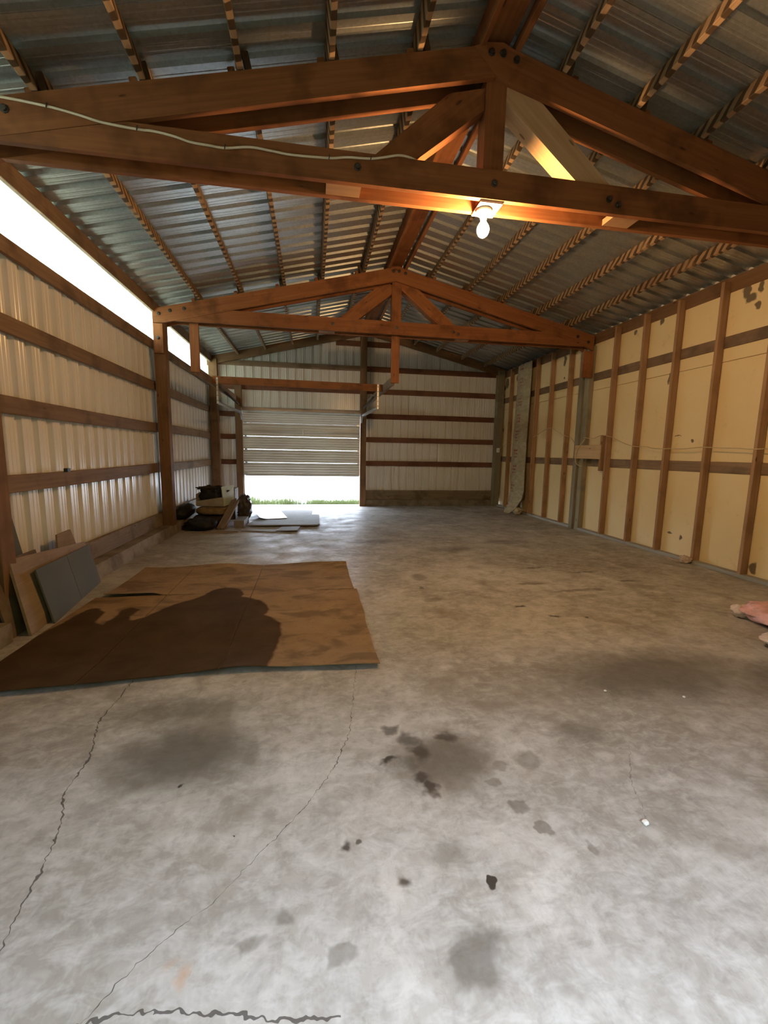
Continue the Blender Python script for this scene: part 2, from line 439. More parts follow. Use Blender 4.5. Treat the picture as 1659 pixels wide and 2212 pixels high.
def box(name, x0, x1, y0, y1, z0, z1, mat, parent=None):
    """timber-like box; the grain axis is its longest side"""
    d = (x1 - x0, y1 - y0, z1 - z0); k = d.index(max(d)); c = [(x0 + x1) / 2, (y0 + y1) / 2, (z0 + z1) / 2]
    a, b = list(c), list(c); a[k] = (x0, y0, z0)[k]; b[k] = (x1, y1, z1)[k]
    wd = [0, 0, 0]; kk = [(2, 1), (2, 0), (1, 0)][k]; wd[kk[0]] = 1
    return board(name, a, b, d[kk[0]], d[kk[1]], wd, mat, parent, ch=min(0.004, d[kk[0]] * .2, d[kk[1]] * .2))

def prism(name, poly, y0, y1, mat, parent, ang=0.0):
    """polygon given in world x,z, extruded y0..y1; local X turned by ang in the xz plane"""
    cx = sum(p[0] for p in poly) / len(poly); cz = sum(p[1] for p in poly) / len(poly)
    M = Matrix.Translation((cx, (y0 + y1) / 2, cz)) @ Matrix.Rotation(-ang, 4, 'Y')
    Mi = M.inverted(); n = len(poly)
    vs = [Mi @ Vector((x, y0, z)) for x, z in poly] + [Mi @ Vector((x, y1, z)) for x, z in poly]
    area = sum(poly[i][0] * poly[(i + 1) % n][1] - poly[(i + 1) % n][0] * poly[i][1] for i in range(n))
    fs = [tuple(range(n)), tuple(range(2 * n - 1, n - 1, -1))] + [((i + 1) % n, i, n + i, n + (i + 1) % n) for i in range(n)]
    if area < 0: fs = [f[::-1] for f in fs]
    return mesh_obj(name, vs, fs, mat, parent, M)

def catmull(pts, n=6):
    pts = [Vector(p) for p in pts]
    if len(pts) < 3: return pts
    q = [pts[0] * 2 - pts[1]] + pts + [pts[-1] * 2 - pts[-2]]
    out = []
    for i in range(1, len(q) - 2):
        for k in range(n):
            t = k / n
            out.append(0.5 * ((2 * q[i]) + (q[i + 1] - q[i - 1]) * t + (2 * q[i - 1] - 5 * q[i] + 4 * q[i + 1] - q[i + 2]) * t * t + (3 * q[i] - q[i - 1] - 3 * q[i + 1] + q[i + 2]) * t ** 3))
    out.append(pts[-1]); return out

def tube_geo(pts, r, sides=6):
    vs, fs = [], []
    pts = [Vector(p) for p in pts]; N = len(pts)
    ref = Vector((0.13, 0.21, 0.97))
    for i, p in enumerate(pts):
        d = (pts[min(i + 1, N - 1)] - pts[max(i - 1, 0)]).normalized()
        a = d.cross(ref)
        if a.length < 1e-3: a = d.cross(Vector((1, 0, 0)))
        a.normalize(); b = d.cross(a)
        rr = r[i] if isinstance(r, (list, tuple)) else r
        for k in range(sides):
            t = 2 * math.pi * k / sides
            vs.append(p + (a * math.cos(t) + b * math.sin(t)) * rr)
    for i in range(N - 1):
        for k in range(sides):
            fs.append((i * sides + k, i * sides + (k + 1) % sides, (i + 1) * sides + (k + 1) % sides, (i + 1) * sides + k))
    fs.append(tuple(range(sides))[::-1]); fs.append(tuple(range((N - 1) * sides, N * sides)))
    return vs, fs

def tube(name, pts, r, mat, parent=None, sides=6, smooth=True):
    vs, fs = tube_geo(pts, r, sides)
    return wmesh(name, vs, fs, mat, parent, smooth)

def lathe(name, prof, centre, mat, parent=None, seg=20, axis='z', smooth=True):
    """prof: list of (radius, height)"""
    vs, fs = [], []
    for r, h in prof:
        for k in range(seg):
            t = 2 * math.pi * k / seg
            v = (r * math.cos(t), r * math.sin(t), h)
            if axis == 'y': v = (v[0], h, v[1])
            if axis == 'x': v = (h, v[0], v[1])
            vs.append(Vector(v))
    for i in range(len(prof) - 1):
        for k in range(seg):
            fs.append((i * seg + k, i * seg + (k + 1) % seg, (i + 1) * seg + (k + 1) % seg, (i + 1) * seg + k))
    fs.append(tuple(range(seg))[::-1]); fs.append(tuple(range((len(prof) - 1) * seg, len(prof) * seg)))
    return mesh_obj(name, vs, fs, mat, parent, Matrix.Translation(Vector(centre)), smooth)

def blob(name, centre, size, mat, parent=None, seed=0, amp=0.18, freq=2.2, power=2.6, nu=28, nv=18, rz=0.0, fold=0.0, flat=True):
    """a lumpy soft body (sack, bag, clump): superellipsoid with folds, resting flat"""
    vs, fs = [], []
    sgn = lambda v, e: math.copysign(abs(v) ** e, v)
    e = 2.0 / power
    for j in range(nv + 1):
        ph = -math.pi / 2 + math.pi * j / nv
        for i in range(nu):
            th = 2 * math.pi * i / nu
            d = Vector((sgn(math.cos(ph), e) * sgn(math.cos(th), e), sgn(math.cos(ph), e) * sgn(math.sin(th), e), sgn(math.sin(ph), e)))
            n = mnoise.noise(d * freq + Vector((seed * 7.1, seed * 3.3, seed))) * amp
            if fold: n += fold * (abs(mnoise.noise(d * freq * 3.1 + Vector((seed, 5, 9)))) - 0.2)
            v = d * (1 + n)
            v = Vector((v.x * size[0] / 2, v.y * size[1] / 2, v.z * size[2] / 2))
            if flat: v.z = max(v.z, -size[2] / 2)
            vs.append(Matrix.Rotation(rz, 3, 'Z') @ v + Vector((0, 0, size[2] / 2)))
    for j in range(nv):
        for i in range(nu):
            fs.append((j * nu + i, j * nu + (i + 1) % nu, (j + 1) * nu + (i + 1) % nu, (j + 1) * nu + i))
    zmin = min(v.z for v in vs)
    vs = [v - Vector((0, 0, zmin)) for v in vs]
    return mesh_obj(name, vs, fs, mat, parent, Matrix.Translation(Vector(centre)), True)

def quad_panel(name, corners, thick, mat, parent=None, nrm=None):
    """a flat board from four corners (bl, br, tr, tl), thickness behind its face; local X along the bottom edge"""
    bl, br, tr_, tl = [Vector(c) for c in corners]
    n = (br - bl).cross(tl - bl).normalized()
    M, L = frame(bl, br, tl - bl)
    Mi = M.inverted()
    vs = [Mi @ c for c in (bl, br, tr_, tl)] + [Mi @ (c - n * thick) for c in (bl, br, tr_, tl)]
    fs = [(0, 1, 2, 3), (7, 6, 5, 4), (1, 0, 4, 5), (2, 1, 5, 6), (3, 2, 6, 7), (0, 3, 7, 4)]
    return mesh_obj(name, vs, fs, mat, parent, M)

# ------------------------------------------------------------------ ribbed sheet metal
PITCH_R = 0.21
SHEET = 3 * PITCH_R
BSHEET, RSHEET = 3 * .191, 3 * .205
def profile(n, depth=0.024, pitch=PITCH_R, mi=.0035, gw=.074):
    pr = [(0, .007), (.005, .007), (.007, 0)]
    for k in range(n):
        b = k * pitch
        pr += ([(b, 0)] if k else []) + [(b + .036, 0), (b + .041, mi), (b + .051, mi), (b + .056, 0), (b + .084, 0), (b + .089, mi), (b + .099, mi), (b + .104, 0),
               (b + pitch - gw - .004, 0), (b + pitch - gw + .003, depth), (b + pitch - .011, depth), (b + pitch - .004, 0)]
    pr += [(n * pitch, 0), (n * pitch + .002, .008), (n * pitch + .03, .008)]
    return pr
def sheet(name, f, mat, parent, n=3, depth=0.038, lo=None, hi=None, pitch=PITCH_R, mi=.0035, gw=.074):
    """f(u, d, t) -> world point; t = 0, 1 are the two cut ends"""
    pr = profile(n, depth, pitch, mi, gw)
    if lo is not None:
        def at(u):
            u = min(max(u, pr[0][0]), pr[-1][0])
            for (a, da), (b, db) in zip(pr, pr[1:]):
                if a <= u <= b: return (u, da + (db - da) * (u - a) / max(b - a, 1e-9))
        pr = [at(lo)] + [q for q in pr if lo < q[0] < hi] + [at(hi)]
    vs = []
    for u, d in pr: vs += [f(u, d, 0), f(u, d, 1)]
    fs = [(2 * i, 2 * i + 1, 2 * i + 3, 2 * i + 2) for i in range(len(pr) - 1)]
    return wmesh(name, vs, fs, mat, parent)

# ------------------------------------------------------------------ building numbers (metres; camera stands at x=0, y=0)
XR0 = 1.29                      # ridge
Y_FRONT, Y_BACK = -0.40, 10.50
SL = 0.238
def rz(x): return 4.10 - SL * abs(x - XR0)          # top edge of the rafters
ROOF = 0.115                                        # purlin depth up to the roof steel
XL, XRW = -2.28, 4.64                               # inner face of left girts / of right studs

# ---- floor and ground
fl = mesh_obj('floor', [(-2.45, Y_FRONT - .05, 0), (4.95, Y_FRONT - .05, 0), (4.95, 10.75, 0), (-2.45, 10.75, 0),
                        (-2.45, Y_FRONT - .05, -.2), (4.95, Y_FRONT - .05, -.2), (4.95, 10.75, -.2), (-2.45, 10.75, -.2)],
              [(0, 1, 2, 3), (7, 6, 5, 4), (0, 4, 5, 1), (1, 5, 6, 2), (2, 6, 7, 3), (3, 7, 4, 0)], 'concrete')
tag(fl, kind='structure')
gr = mesh_obj('ground', [(-90, -90, -.06), (90, -90, -.06), (90, 90, -.06), (-90, 90, -.06)], [(0, 1, 2, 3)], 'gravel')
tag(gr, kind='structure')

added_yard = mesh_obj('added_dark_yard', [(-30, -4.2, -.052), (30, -4.2, -.052), (30, Y_FRONT - .06, -.04), (-30, Y_FRONT - .06, -.04)], [(0, 1, 2, 3)], 'blocker_bank')  # unseen dark ground, added to cut light bouncing in through the doorway
tag(added_yard, kind='structure')
# unseen steep bank, added to limit how far daylight reaches into the shed
vs, fs = [], []
prf = [(-3.4, -.07), (-4.6, .5), (-6.2, 2.6), (-8.0, 5.2), (-9.6, 6.9), (-11.5, 7.6), (-20, 7.9), (-40, 8.0)]
for k in range(41):
    x = -40 + 2 * k
    for j, (y, z) in enumerate(prf):
        n_ = mnoise.noise(Vector((x * .16, y * .2, 3)))
        vs.append((x, y + .5 * n_, z + (.5 * n_ if j > 1 else 0)))
n8 = len(prf)
for k in range(40):
    for j in range(n8 - 1): fs.append((k * n8 + j, k * n8 + j + 1, (k + 1) * n8 + j + 1, (k + 1) * n8 + j))
blocker_bank = mesh_obj('blocker_bank', vs, fs, 'blocker_bank', smooth=True)
tag(blocker_bank, kind='structure')

# ---- left wall
wl = empty('wall_left', (-2.34, 5, 0), kind='structure')
ny = 18
for i in range(ny):
    y0 = 3.165 + (i - 6) * SHEET + 0.0
    o4 = 0.0
    a, b = max(0.0, Y_FRONT - y0), min(SHEET + .03, 10.62 - y0)
    if b - a < .02: continue
    sheet('metal_sheet', lambda u, d, t: (-2.335 - d - o4, y0 + u, (0.16, 2.90)[t]), 'white_metal', wl, lo=a, hi=b, gw=.088)
posts_l = [(3.24, 3.38), (6.90, 7.04)]
for zt, zb in [(2.874, 2.745), (2.288, 2.156), (1.684, 1.55), (1.082, .947)]:
    ys = [Y_FRONT, 3.31, 6.97, 10.5]
    for y0, y1 in zip(ys, ys[1:]):
        w = zt - zb
        board('girt', (-2.30, y0 + .002, (zt + zb) / 2), (-2.30, y1 - .002, (zt + zb) / 2 + random.uniform(-.006, .006)), w, .04, (0, 0, 1), 'girt', wl, bow=random.uniform(-.012, .012))
for y0, y1 in ((Y_FRONT, 3.31), (3.31, 6.97), (6.97, 10.5)):
    board('sill_board', (-2.27, y0 + .002, .25), (-2.27, y1 - .002, .25), .19, .045, (0, 0, 1), 'sill', wl)
    board('eave_purlin', (-2.22, y0 + .002, 3.30), (-2.22, y1 - .002, 3.30), .16, .04, (0, 0, 1), 'girt', wl)
for y0, y1 in posts_l:
    box('post', -2.245, -2.09, y0, y1, .15, 3.15, 'post', wl)
box('post', -2.27, -2.09, 10.36, 10.5, .15, 3.30, 'post', wl)
box('post', -2.27, -2.09, Y_FRONT, Y_FRONT + .14, .15, 3.30, 'post', wl)
board('insulator_knob', (-2.27, 4.44, 1.09), (-2.235, 4.44, 1.09), .035, .05, (0, 0, 1), 'dark_steel', wl)
cb = mesh_obj('curb', [(-2.45, Y_FRONT, 0), (-2.10, Y_FRONT, 0), (-2.12, Y_FRONT, .15), (-2.45, Y_FRONT, .16), (-2.45, 10.7, 0), (-2.10, 10.7, 0), (-2.12, 10.7, .15), (-2.45, 10.7, .16)],
              [(0, 1, 2, 3), (7, 6, 5, 4), (1, 5, 6, 2), (2, 6, 7, 3), (0, 3, 7, 4), (0, 4, 5, 1)], 'curb', wl)

# ---- translucent strip below the left eave
w1 = empty('window_1', (-2.34, 5, 2.87), kind='structure')
for i in range(ny):
    y0 = 3.165 + (i - 6) * SHEET
    a, b = max(0.0, Y_FRONT - y0), min(SHEET + .03, 10.6 - y0)
    if b - a < .02: continue
    o4 = 0.0
    sheet('translucent_panel', lambda u, d, t: (-2.343 - d - o4, y0 + u, (2.82, 3.39)[t]), 'fibreglass', w1, lo=a, hi=b)

# ---- right wall: studs, foam boards between outside girts
wr = box('wall_right', 4.80, 4.86, Y_FRONT, 10.7, 0, 3.41, 'white_metal')
tag(wr, kind='structure')
studs = [9.91, 9.30, 8.70, 8.11, 7.50, 6.30, 5.70, 5.13, 4.52, 3.91, 2.70, 2.10, 1.50, .90, .30]
for i, y in enumerate(studs):
    lean = random.uniform(-.012, .012)
    board('stud', (4.685, y + .02, .04), (4.685, y + .02 + lean, 3.30), .09, .04, (1, 0, 0), 'stud', wr)
ys = [Y_FRONT, 3.31, 6.97, 10.5]
for y0, y1 in zip(ys, ys[1:]):
    for zc, h in ((1.197, .128), (2.635, .128)):
        board('girt', (4.75, y0 + .002, zc), (4.75, y1 - .002, zc), h, .04, (0, 0, 1), 'girt', wr)
    board('bottom_plate', (4.685, y0 + .08, .02), (4.685, y1 - .08, .02), .095, .04, (1, 0, 0), 'plate', wr)
    board('top_plate', (4.752, y0 + .002, 3.27), (4.752, y1 - .002, 3.27), .17, .045, (0, 0, 1), 'post', wr)
cuts = [Y_FRONT + .02, .9, 3.31, 4.54, 5.72, 6.97, 8.13, 9.32, 10.48]
for (z0, z1) in ((.03, 1.132), (1.262, 2.415), (2.420, 2.57), (2.70, 3.20)):
    for y0, y1 in zip(cuts, cuts[1:]):
        off = random.uniform(0, .004)
        box('insulation_board', 4.738 + off, 4.775, y0 + .001, y1 - .001, z0, z1, 'foam', wr)
for y0 in (3.24, 6.90):
    box('post', 4.645, 4.79, y0, y0 + .14, 0, 3.15, 'post_grey', wr)
box('post', 4.60, 4.645, 7.02, 7.12, 0, 3.12, 'post_grey', wr)
box('post', 4.53, 4.70, 10.36, 10.5, 0, 3.36, 'post_grey', wr)
box('post', 4.60, 4.74, Y_FRONT, Y_FRONT + .14, 0, 3.36, 'post_grey', wr)
box('blocking', 4.595, 4.64, 6.38, 7.08, 1.26, 1.49, 'light_wood', wr)
box('blocking', 4.60, 4.68, 6.375, 6.415, 1.07, 1.645, 'stud', wr)
box('scab_board', 4.50, 4.535, 10.33, 10.36, 2.6, 3.34, 'post_grey', wr)

# ---- back wall
wb = empty('wall_back', (1.2, 10.54, 0), kind='structure')
DX0, DX1, DTOP = -1.62, 1.14, 2.20
x0 = -2.44
while x0 < 4.9:
    i = round((x0 + 2.44) / BSHEET)
    o4 = 0.0
    e = min(BSHEET + .03, 4.86 - x0)
    segs = []
    a, b = x0, x0 + e
    if a < DX0: segs.append((a, min(b, DX0), .12))
    if b > DX0 and a < DX1: segs.append((max(a, DX0), min(b, DX1), DTOP))
    if b > DX1: segs.append((max(a, DX1), b, .12))
    for (s0, s1, zb) in segs:
        if s1 - s0 < .02: continue
        sheet('metal_sheet', lambda u, d, t: (x0 + u, 10.545 + d + o4, zb if t == 0 else rz(x0 + u) + ROOF + .01), 'white_metal', wb, lo=s0 - x0, hi=s1 - x0, pitch=.191, gw=.056)
    x0 += BSHEET
def xgirt(xa, xb, zt, h=.122, mat='girt_red'):
    board('girt', (xa, 10.522, zt - h / 2), (xb, 10.522, zt - h / 2), h, .04, (0, 0, 1), mat, wb, bow=random.uniform(-.006, .006))
for zt in (1.10, 1.672, 2.225, 2.810, 3.325): xgirt(1.27, 4.53, zt)
xgirt(1.27, 1.95, 3.888); xgirt(.55, 1.12, 3.888)
xgirt(-2.09, 1.12, 3.325, .115, 'girt'); xgirt(-1.58, 1.12, 2.80, .115)
for zt in (2.19, 1.675, 1.096): xgirt(-2.09, -1.73, zt, .115)
xgirt(-2.09, -1.73, 2.80, .115)
box('sill_board', 1.27, 4.54, 10.48, 10.53, .15, .382, 'sill', wb)
box('sill_board', -2.09, -1.73, 10.48, 10.53, .15, .382, 'sill', wb)
box('curb', 1.27, 4.60, 10.44, 10.72, 0, .15, 'curb', wb)
box('curb', -2.11, -1.73, 10.44, 10.72, 0, .15, 'curb', wb)
box('post', 1.12, 1.265, 10.36, 10.50, 0, 4.02, 'post', wb)
box('post', -1.73, -1.585, 10.36, 10.50, 0, 2.80, 'post', wb)
box('header', -1.62, 1.15, 10.40, 10.52, 2.185, 2.285, 'post', wb)
for sg, xe in ((-1, -2.30), (1, 4.78)):
    z = lambda x, k: rz(x) + k
    prism('gable_rafter', [(XR0, z(XR0, -.085)), (XR0, z(XR0, .10)), (xe, z(xe, .10)), (xe, z(xe, -.085))], 10.40, 10.44, 'post', wb, ang=-sg * math.atan(SL))

# ---- front wall behind the camera, with its open doorway
wf = empty('wall_front', (1.2, Y_FRONT, 0), kind='structure')
FX0, FX1, FTOP = -0.90, 1.50, 1.85
x0 = -2.44
while x0 < 4.9:
    e = min(SHEET + .03, 4.86 - x0); a, b = x0, x0 + e; segs = []
    if a < FX0: segs.append((a, min(b, FX0), 0.0))
    if b > FX0 and a < FX1: segs.append((max(a, FX0), min(b, FX1), FTOP))
    if b > FX1: segs.append((max(a, FX1), b, 0.0))
    for (s0, s1, zb) in segs:
        if s1 - s0 < .02: continue
        sheet('metal_sheet', lambda u, d, t: (x0 + u, Y_FRONT - .01 - d, zb if t == 0 else rz(x0 + u) + ROOF + .01), 'white_metal', wf, lo=s0 - x0, hi=s1 - x0)
    x0 += SHEET
box('post', FX0 - .14, FX0, Y_FRONT, Y_FRONT + .10, 0, 3.4, 'post', wf)
box('post', FX1, FX1 + .14, Y_FRONT, Y_FRONT + .10, 0, 3.9, 'post', wf)
box('header', FX0, FX1, Y_FRONT, Y_FRONT + .08, FTOP, FTOP + .2, 'girt_red', wf)
for zt in (1.0, 1.6, 2.7, 3.3):
    if zt < 2.3:
        board('girt', (-2.26, Y_FRONT + .02, zt), (FX0 - .14, Y_FRONT + .02, zt), .12, .04, (0, 0, 1), 'girt_red', wf)
        board('girt', (FX1 + .14, Y_FRONT + .02, zt), (4.6, Y_FRONT + .02, zt), .12, .04, (0, 0, 1), 'girt_red', wf)
    else:
        board('girt', (-2.08, Y_FRONT + .12, zt), (4.6, Y_FRONT + .12, zt), .12, .04, (0, 0, 1), 'girt_red', wf)

# ---- roof: ribbed sheets on purlins
ce = empty('ceiling', (XR0, 5, 4.2), kind='structure')
cs = math.cos(math.atan(SL)); sn = math.sin(math.atan(SL))
for sg, xe in ((-1, -2.62), (1, 5.05)):
    for i in range(20):
        y0 = (4.095 if sg < 0 else 4.61) + (i - 9) * RSHEET
        a, b = max(0.0, Y_FRONT - .15 - y0), min(RSHEET + .03, 10.85 - y0)
        if b - a < .02: continue
        o4 = 0.0
        def f(u, d, t):
            x = (XR0, xe)[t]; h = d + o4
            return (x + sg * sn * h, y0 + u, rz(x) + ROOF + cs * h)
        sheet('roof_sheet', f, 'galv', ce, depth=.030, lo=a, hi=b, pitch=.205, mi=.0012)
rc = .25
mesh_obj('ridge_cap', [(-rc, -5.6, -rc * SL), (0, -5.6, 0), (rc, -5.6, -rc * SL), (-rc, 5.9, -rc * SL), (0, 5.9, 0), (rc, 5.9, -rc * SL)], [(0, 1, 4, 3), (1, 2, 5, 4)], 'galv', ce,
         Matrix.Translation((XR0, 5, rz(XR0) + ROOF + .035)))
breaks = [Y_FRONT, 3.31, 6.97, 10.48]
pl = [-1.60, -1.01, -.42, .15, .75, 1.80, 2.40, 2.96, 3.57, 4.16]
for x in pl:
    sg = -1 if x < XR0 else 1
    n = Vector((sg * sn, 0, cs))
    for j, (y0, y1) in enumerate(zip(breaks, breaks[1:])):
        dx = random.uniform(-.012, .012) + (.022 if j % 2 else -.022)
        c = Vector((x + dx, 0, rz(x + dx))) + n * (ROOF * cs / 2 + .001)
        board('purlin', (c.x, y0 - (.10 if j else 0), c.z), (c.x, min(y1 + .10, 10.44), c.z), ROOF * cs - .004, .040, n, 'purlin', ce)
for sg in (-1, 1):
    n = Vector((sg * sn, 0, cs))
    for y0, y1 in zip(breaks, breaks[1:]):
        c = Vector((XR0 + sg * .125, 0, rz(XR0 + .125))) + n * .052
        board('ridge_purlin', (c.x, y0 + .001, c.z), (c.x, min(y1, 10.4) - .001, c.z), .11, .04, n, 'truss', ce)
        if sg < 0: board('ridge_board', (XR0, y0 + .001, rz(XR0) + .075), (XR0, min(y1, 10.4) - .001, rz(XR0) + .075), .19, .03, (1, 0, 0), 'truss', ce)

# ------------------------------------------------------------------ trusses
def bolt(parent, x, z, y, r=.017):
    return lathe('bolt', [(r * 1.5, 0), (r * 1.5, -.004), (r, -.005), (r, -.018), (r * .5, -.020)], (x, y, z), 'dark_steel', parent, seg=8, axis='y', smooth=False)
RD, C0, C1 = .215, 3.115, 3.308
def truss(label, ya, skew=0.0, right_end=4.72):
    t = empty('roof_truss', (XR0, ya + .11, C0), label, 'truss', 'timber roof trusses')
    zb = lambda x: rz(x) - RD
    for y0, y1 in ((ya, ya + .04), (ya + .18, ya + .22)):
        d = 0.0004
        prism('rafter', [(XR0 - .02, zb(XR0) + .01), (XR0 - .20, rz(XR0 - .20)), (-2.23, rz(-2.23)), (-2.23, zb(-2.23) + .03), (-2.10, zb(-2.10))], y0, y1, 'truss', t, ang=math.atan(SL))
        prism('rafter', [(XR0 - .018, zb(XR0) + .01), (XR0 - .198, rz(XR0 - .2)), (XR0 - .10, rz(XR0) - .006), (XR0 + .02, rz(XR0) + .008), (XR0 + .10, rz(XR0 + .10)), (right_end, rz(right_end)), (right_end, zb(right_end) - .03), (right_end - .16, zb(right_end - .16))], y0, y1, 'truss', t, ang=-math.atan(SL))
        xa = XR0 - (rz(XR0) - RD - C1) / SL; xb = XR0 - (rz(XR0) - RD - C0) / SL
        xc = 2 * XR0 - xa; xd = 2 * XR0 - xb
        g = .002
        prism('bottom_chord', [(xb + g, C0), (xd - g, C0), (xc - g, C1), (xa + g, C1)], y0, y1, 'truss', t)
    ym, yn = ya + .0405, ya + .1795
    prism('king_post', [(1.215, C0 + .03), (1.365, C0 + .03), (1.365, 3.93), (1.215, 3.93)], ym, yn, 'truss', t, ang=math.pi / 2)
    prism('web', [(1.213, 3.86), (.95, 3.79), (.34, 3.26), (.62, 3.26), (1.213, 3.72)], ym + .02, yn - .02, 'truss', t, ang=math.atan2(.6, .7))
    prism('web', [(1.367, 3.91), (1.65, 3.80), (2.30, 3.27), (2.02, 3.27), (1.367, 3.78)], ym, yn, 'light_wood' if skew else 'truss', t, ang=-math.atan2(.6, .75))
    for (xa, xb) in ((.10, .34), (2.28, 2.50)):
        prism('spacer_block', [(xa, C0 + .005), (xb, C0 + .005), (xb, C0 + .05), (xa, C0 + .05)], ym, yn, 'stud', t)
    for x, z in ((1.225, 4.035), (1.31, 4.04), (1.41, 4.015), (1.29, 3.22), (.31, 3.215), (2.20, 3.21), (2.28, 3.18), (-1.80, 3.29), (-1.99, 3.25), (-2.14, 3.20), (4.35, 3.27), (4.55, 3.19)):
        bolt(t, x, z, ya)
    # cleats that take the heel down the posts
    box('heel_cleat', -2.232, -2.10, ya, ya + .04, 2.66, zb(-2.23) + .02, 'truss', t)
    box('heel_cleat', right_end - .17, right_end + .01, ya, ya + .04, 2.62, zb(right_end) - .035, 'truss', t)
    bolt(t, -2.165, 2.87, ya)
    # uplift blocks holding the purlins
    for x in pl:
        sg = -1 if x < XR0 else 1
        n = Vector((sg * sn, 0, cs)); c = Vector((x + sg * .075, ya + .11, rz(x + sg * .075))) + n * .03
        board('purlin_cleat', (c.x, ya + .04, c.z), (c.x, ya + .18, c.z), .055, .045, n, 'truss', t)
    return t
t1 = truss('nearest timber roof truss, the one carrying the bare bulb and white cable', 3.20, skew=1)
t2 = truss('farther timber roof truss with two hanging boards beneath its bottom chord', 6.86, right_end=4.66)

# ------------------------------------------------------------------ bulb on its box
lf = empty('ceiling_light', (1.262, 3.31, 2.87), 'bare glowing light bulb in a porcelain holder under the nearest truss', 'light')
box('junction_box', 1.20, 1.37, 3.215, 3.405, 3.098, 3.114, 'box_grey', lf)
lathe('lampholder', [(.030, .022), (.058, .020), (.062, .008), (.050, -.008), (.028, -.020), (.022, -.045)], (1.262, 3.31, 3.076), 'porcelain', lf, seg=24)
prof = [(.018, .135), (.018, .118), (.022, .108), (.033, .092), (.043, .074), (.046, .056), (.043, .038), (.034, .02), (.02, .008), (.006, .002)]
lathe('bulb', prof, (1.262, 3.31, 2.905), 'bulb', lf, seg=16)

# cable stapled along the truss
cp = [(-2.20, 3.187, 3.36), (-1.807, 3.187, 3.344), (-1.564, 3.187, 3.326), (-1.402, 3.187, 3.303), (-1.262, 3.187, 3.277), (-1.066, 3.19, 3.266), (-.973, 3.187, 3.265), (-.852, 3.187, 3.251), (-.756, 3.187, 3.230), (-.645, 3.187, 3.224),
      (-.547, 3.19, 3.223), (-.389, 3.187, 3.245), (-.258, 3.187, 3.239), (-.126, 3.187, 3.231), (.116, 3.19, 3.242), (.239, 3.187, 3.259), (.395, 3.187, 3.269), (.488, 3.187, 3.288), (.60, 3.188, 3.314), (.70, 3.215, 3.318), (.80, 3.27, 3.314)]
cw = empty('electric_cable', (-.6, 3.187, 3.22), 'white electric cable sagging along the nearest truss to the bulb', 'cable')
tube('cable_run', catmull(cp), .0075, 'cable', cw)
for x, z in ((-1.564, 3.326), (-1.066, 3.266), (-.547, 3.223), (.116, 3.242), (.395, 3.269)):
    board('staple', (x, 3.177, z - .014), (x + .004, 3.177, z + .014), .006, .006, (0, 1, 0), 'dark_steel', cw, ch=.001)

def wire(label, pts, r=.006):
    return tag(tube('electric_cable', catmull(pts), r, 'tan_cable'), label, 'cable')
wire('tan cable beside the switch box at the far right corner post', [(4.655, 10.34, 1.46), (4.66, 10.11, 1.545), (4.665, 9.6, 1.582)])
wire('tan cable peaking over the studs right of the paper batt', [(4.63, 8.64, 1.685), (4.632, 8.41, 1.756), (4.632, 8.19, 1.818), (4.632, 7.98, 1.845), (4.632, 7.77, 1.775), (4.632, 7.53, 1.693), (4.632, 7.386, 1.658), (4.632, 7.276, 1.624), (4.625, 7.163, 1.544)])
wire('tan cable looping down over the pale blocking at the grey post', [(4.585, 6.80, 1.592), (4.585, 6.886, 1.512), (4.585, 6.96, 1.447), (4.585, 7.005, 1.363), (4.585, 7.028, 1.279), (4.585, 6.996, 1.186), (4.585, 6.935, 1.146), (4.585, 6.837, 1.133)], .0075)
wire('long tan cable slung across the yellow boards through five studs', [(4.63, 6.884, 1.62), (4.632, 6.724, 1.603), (4.632, 6.60, 1.607), (4.63, 6.446, 1.642), (4.63, 6.229, 1.618), (4.632, 6.035, 1.55), (4.632, 5.852, 1.493), (4.63, 5.668, 1.456), (4.632, 5.454, 1.449), (4.632, 5.325, 1.428), (4.63, 5.162, 1.419), (4.632, 4.934, 1.418), (4.632, 4.792, 1.417), (4.63, 4.57, 1.434), (4.632, 4.289, 1.423), (4.632, 4.083, 1.417), (4.63, 3.941, 1.408), (4.63, 3.5, 1.42)])
ob = empty('switch_box', (4.60, 10.33, 1.36), 'small white switch box on the far right corner post', 'switch')
box('body', 4.57, 4.64, 10.325, 10.358, 1.36, 1.47, 'porcelain', ob)
box('toggle', 4.60, 4.612, 10.31, 10.326, 1.405, 1.43, 'box_grey', ob)

# ------------------------------------------------------------------ sectional door, half raised
d1 = empty('door_1', (-.22, 10.42, .735), kind='structure')
def door_section(zb, h, tilt=0.0):
    """horizontal ribbed steel section with a stiffened top lip; faces the room (-y)"""
    pr = [(0.0, .030), (0.0, 0.0)]
    k = 0.006
    body = h - .055
    for q in range(4):
        b = .01 + q * (body - .01) / 4; e = (body - .01) / 4
        pr += [(b + e * .10, 0), (b + e * .30, .010), (b + e * .70, .010), (b + e * .90, 0)]
    pr += [(body, 0.0), (body + .012, .022), (h - .004, -.006), (h, -.004), (h, .03)]
    vs, fs = [], []
    for z, y in pr:
        for x in (-1.572, 1.112): vs.append((x, y, z))
    n = len(pr)
    fs = [(2 * i, 2 * i + 1, 2 * i + 3, 2 * i + 2)[::-1] for i in range(n - 1)]
    M = Matrix.Translation((0, 10.40, zb)) @ Matrix.Rotation(tilt, 4, 'X')
    return mesh_obj('door_section', vs, fs, 'door_metal', d1, M)
zz = .735
secs = []
for i in range(4):
    secs.append(door_section(zz, .2955)); zz += .300
secs.append(door_section(zz - .004, .285, math.radians(24)))
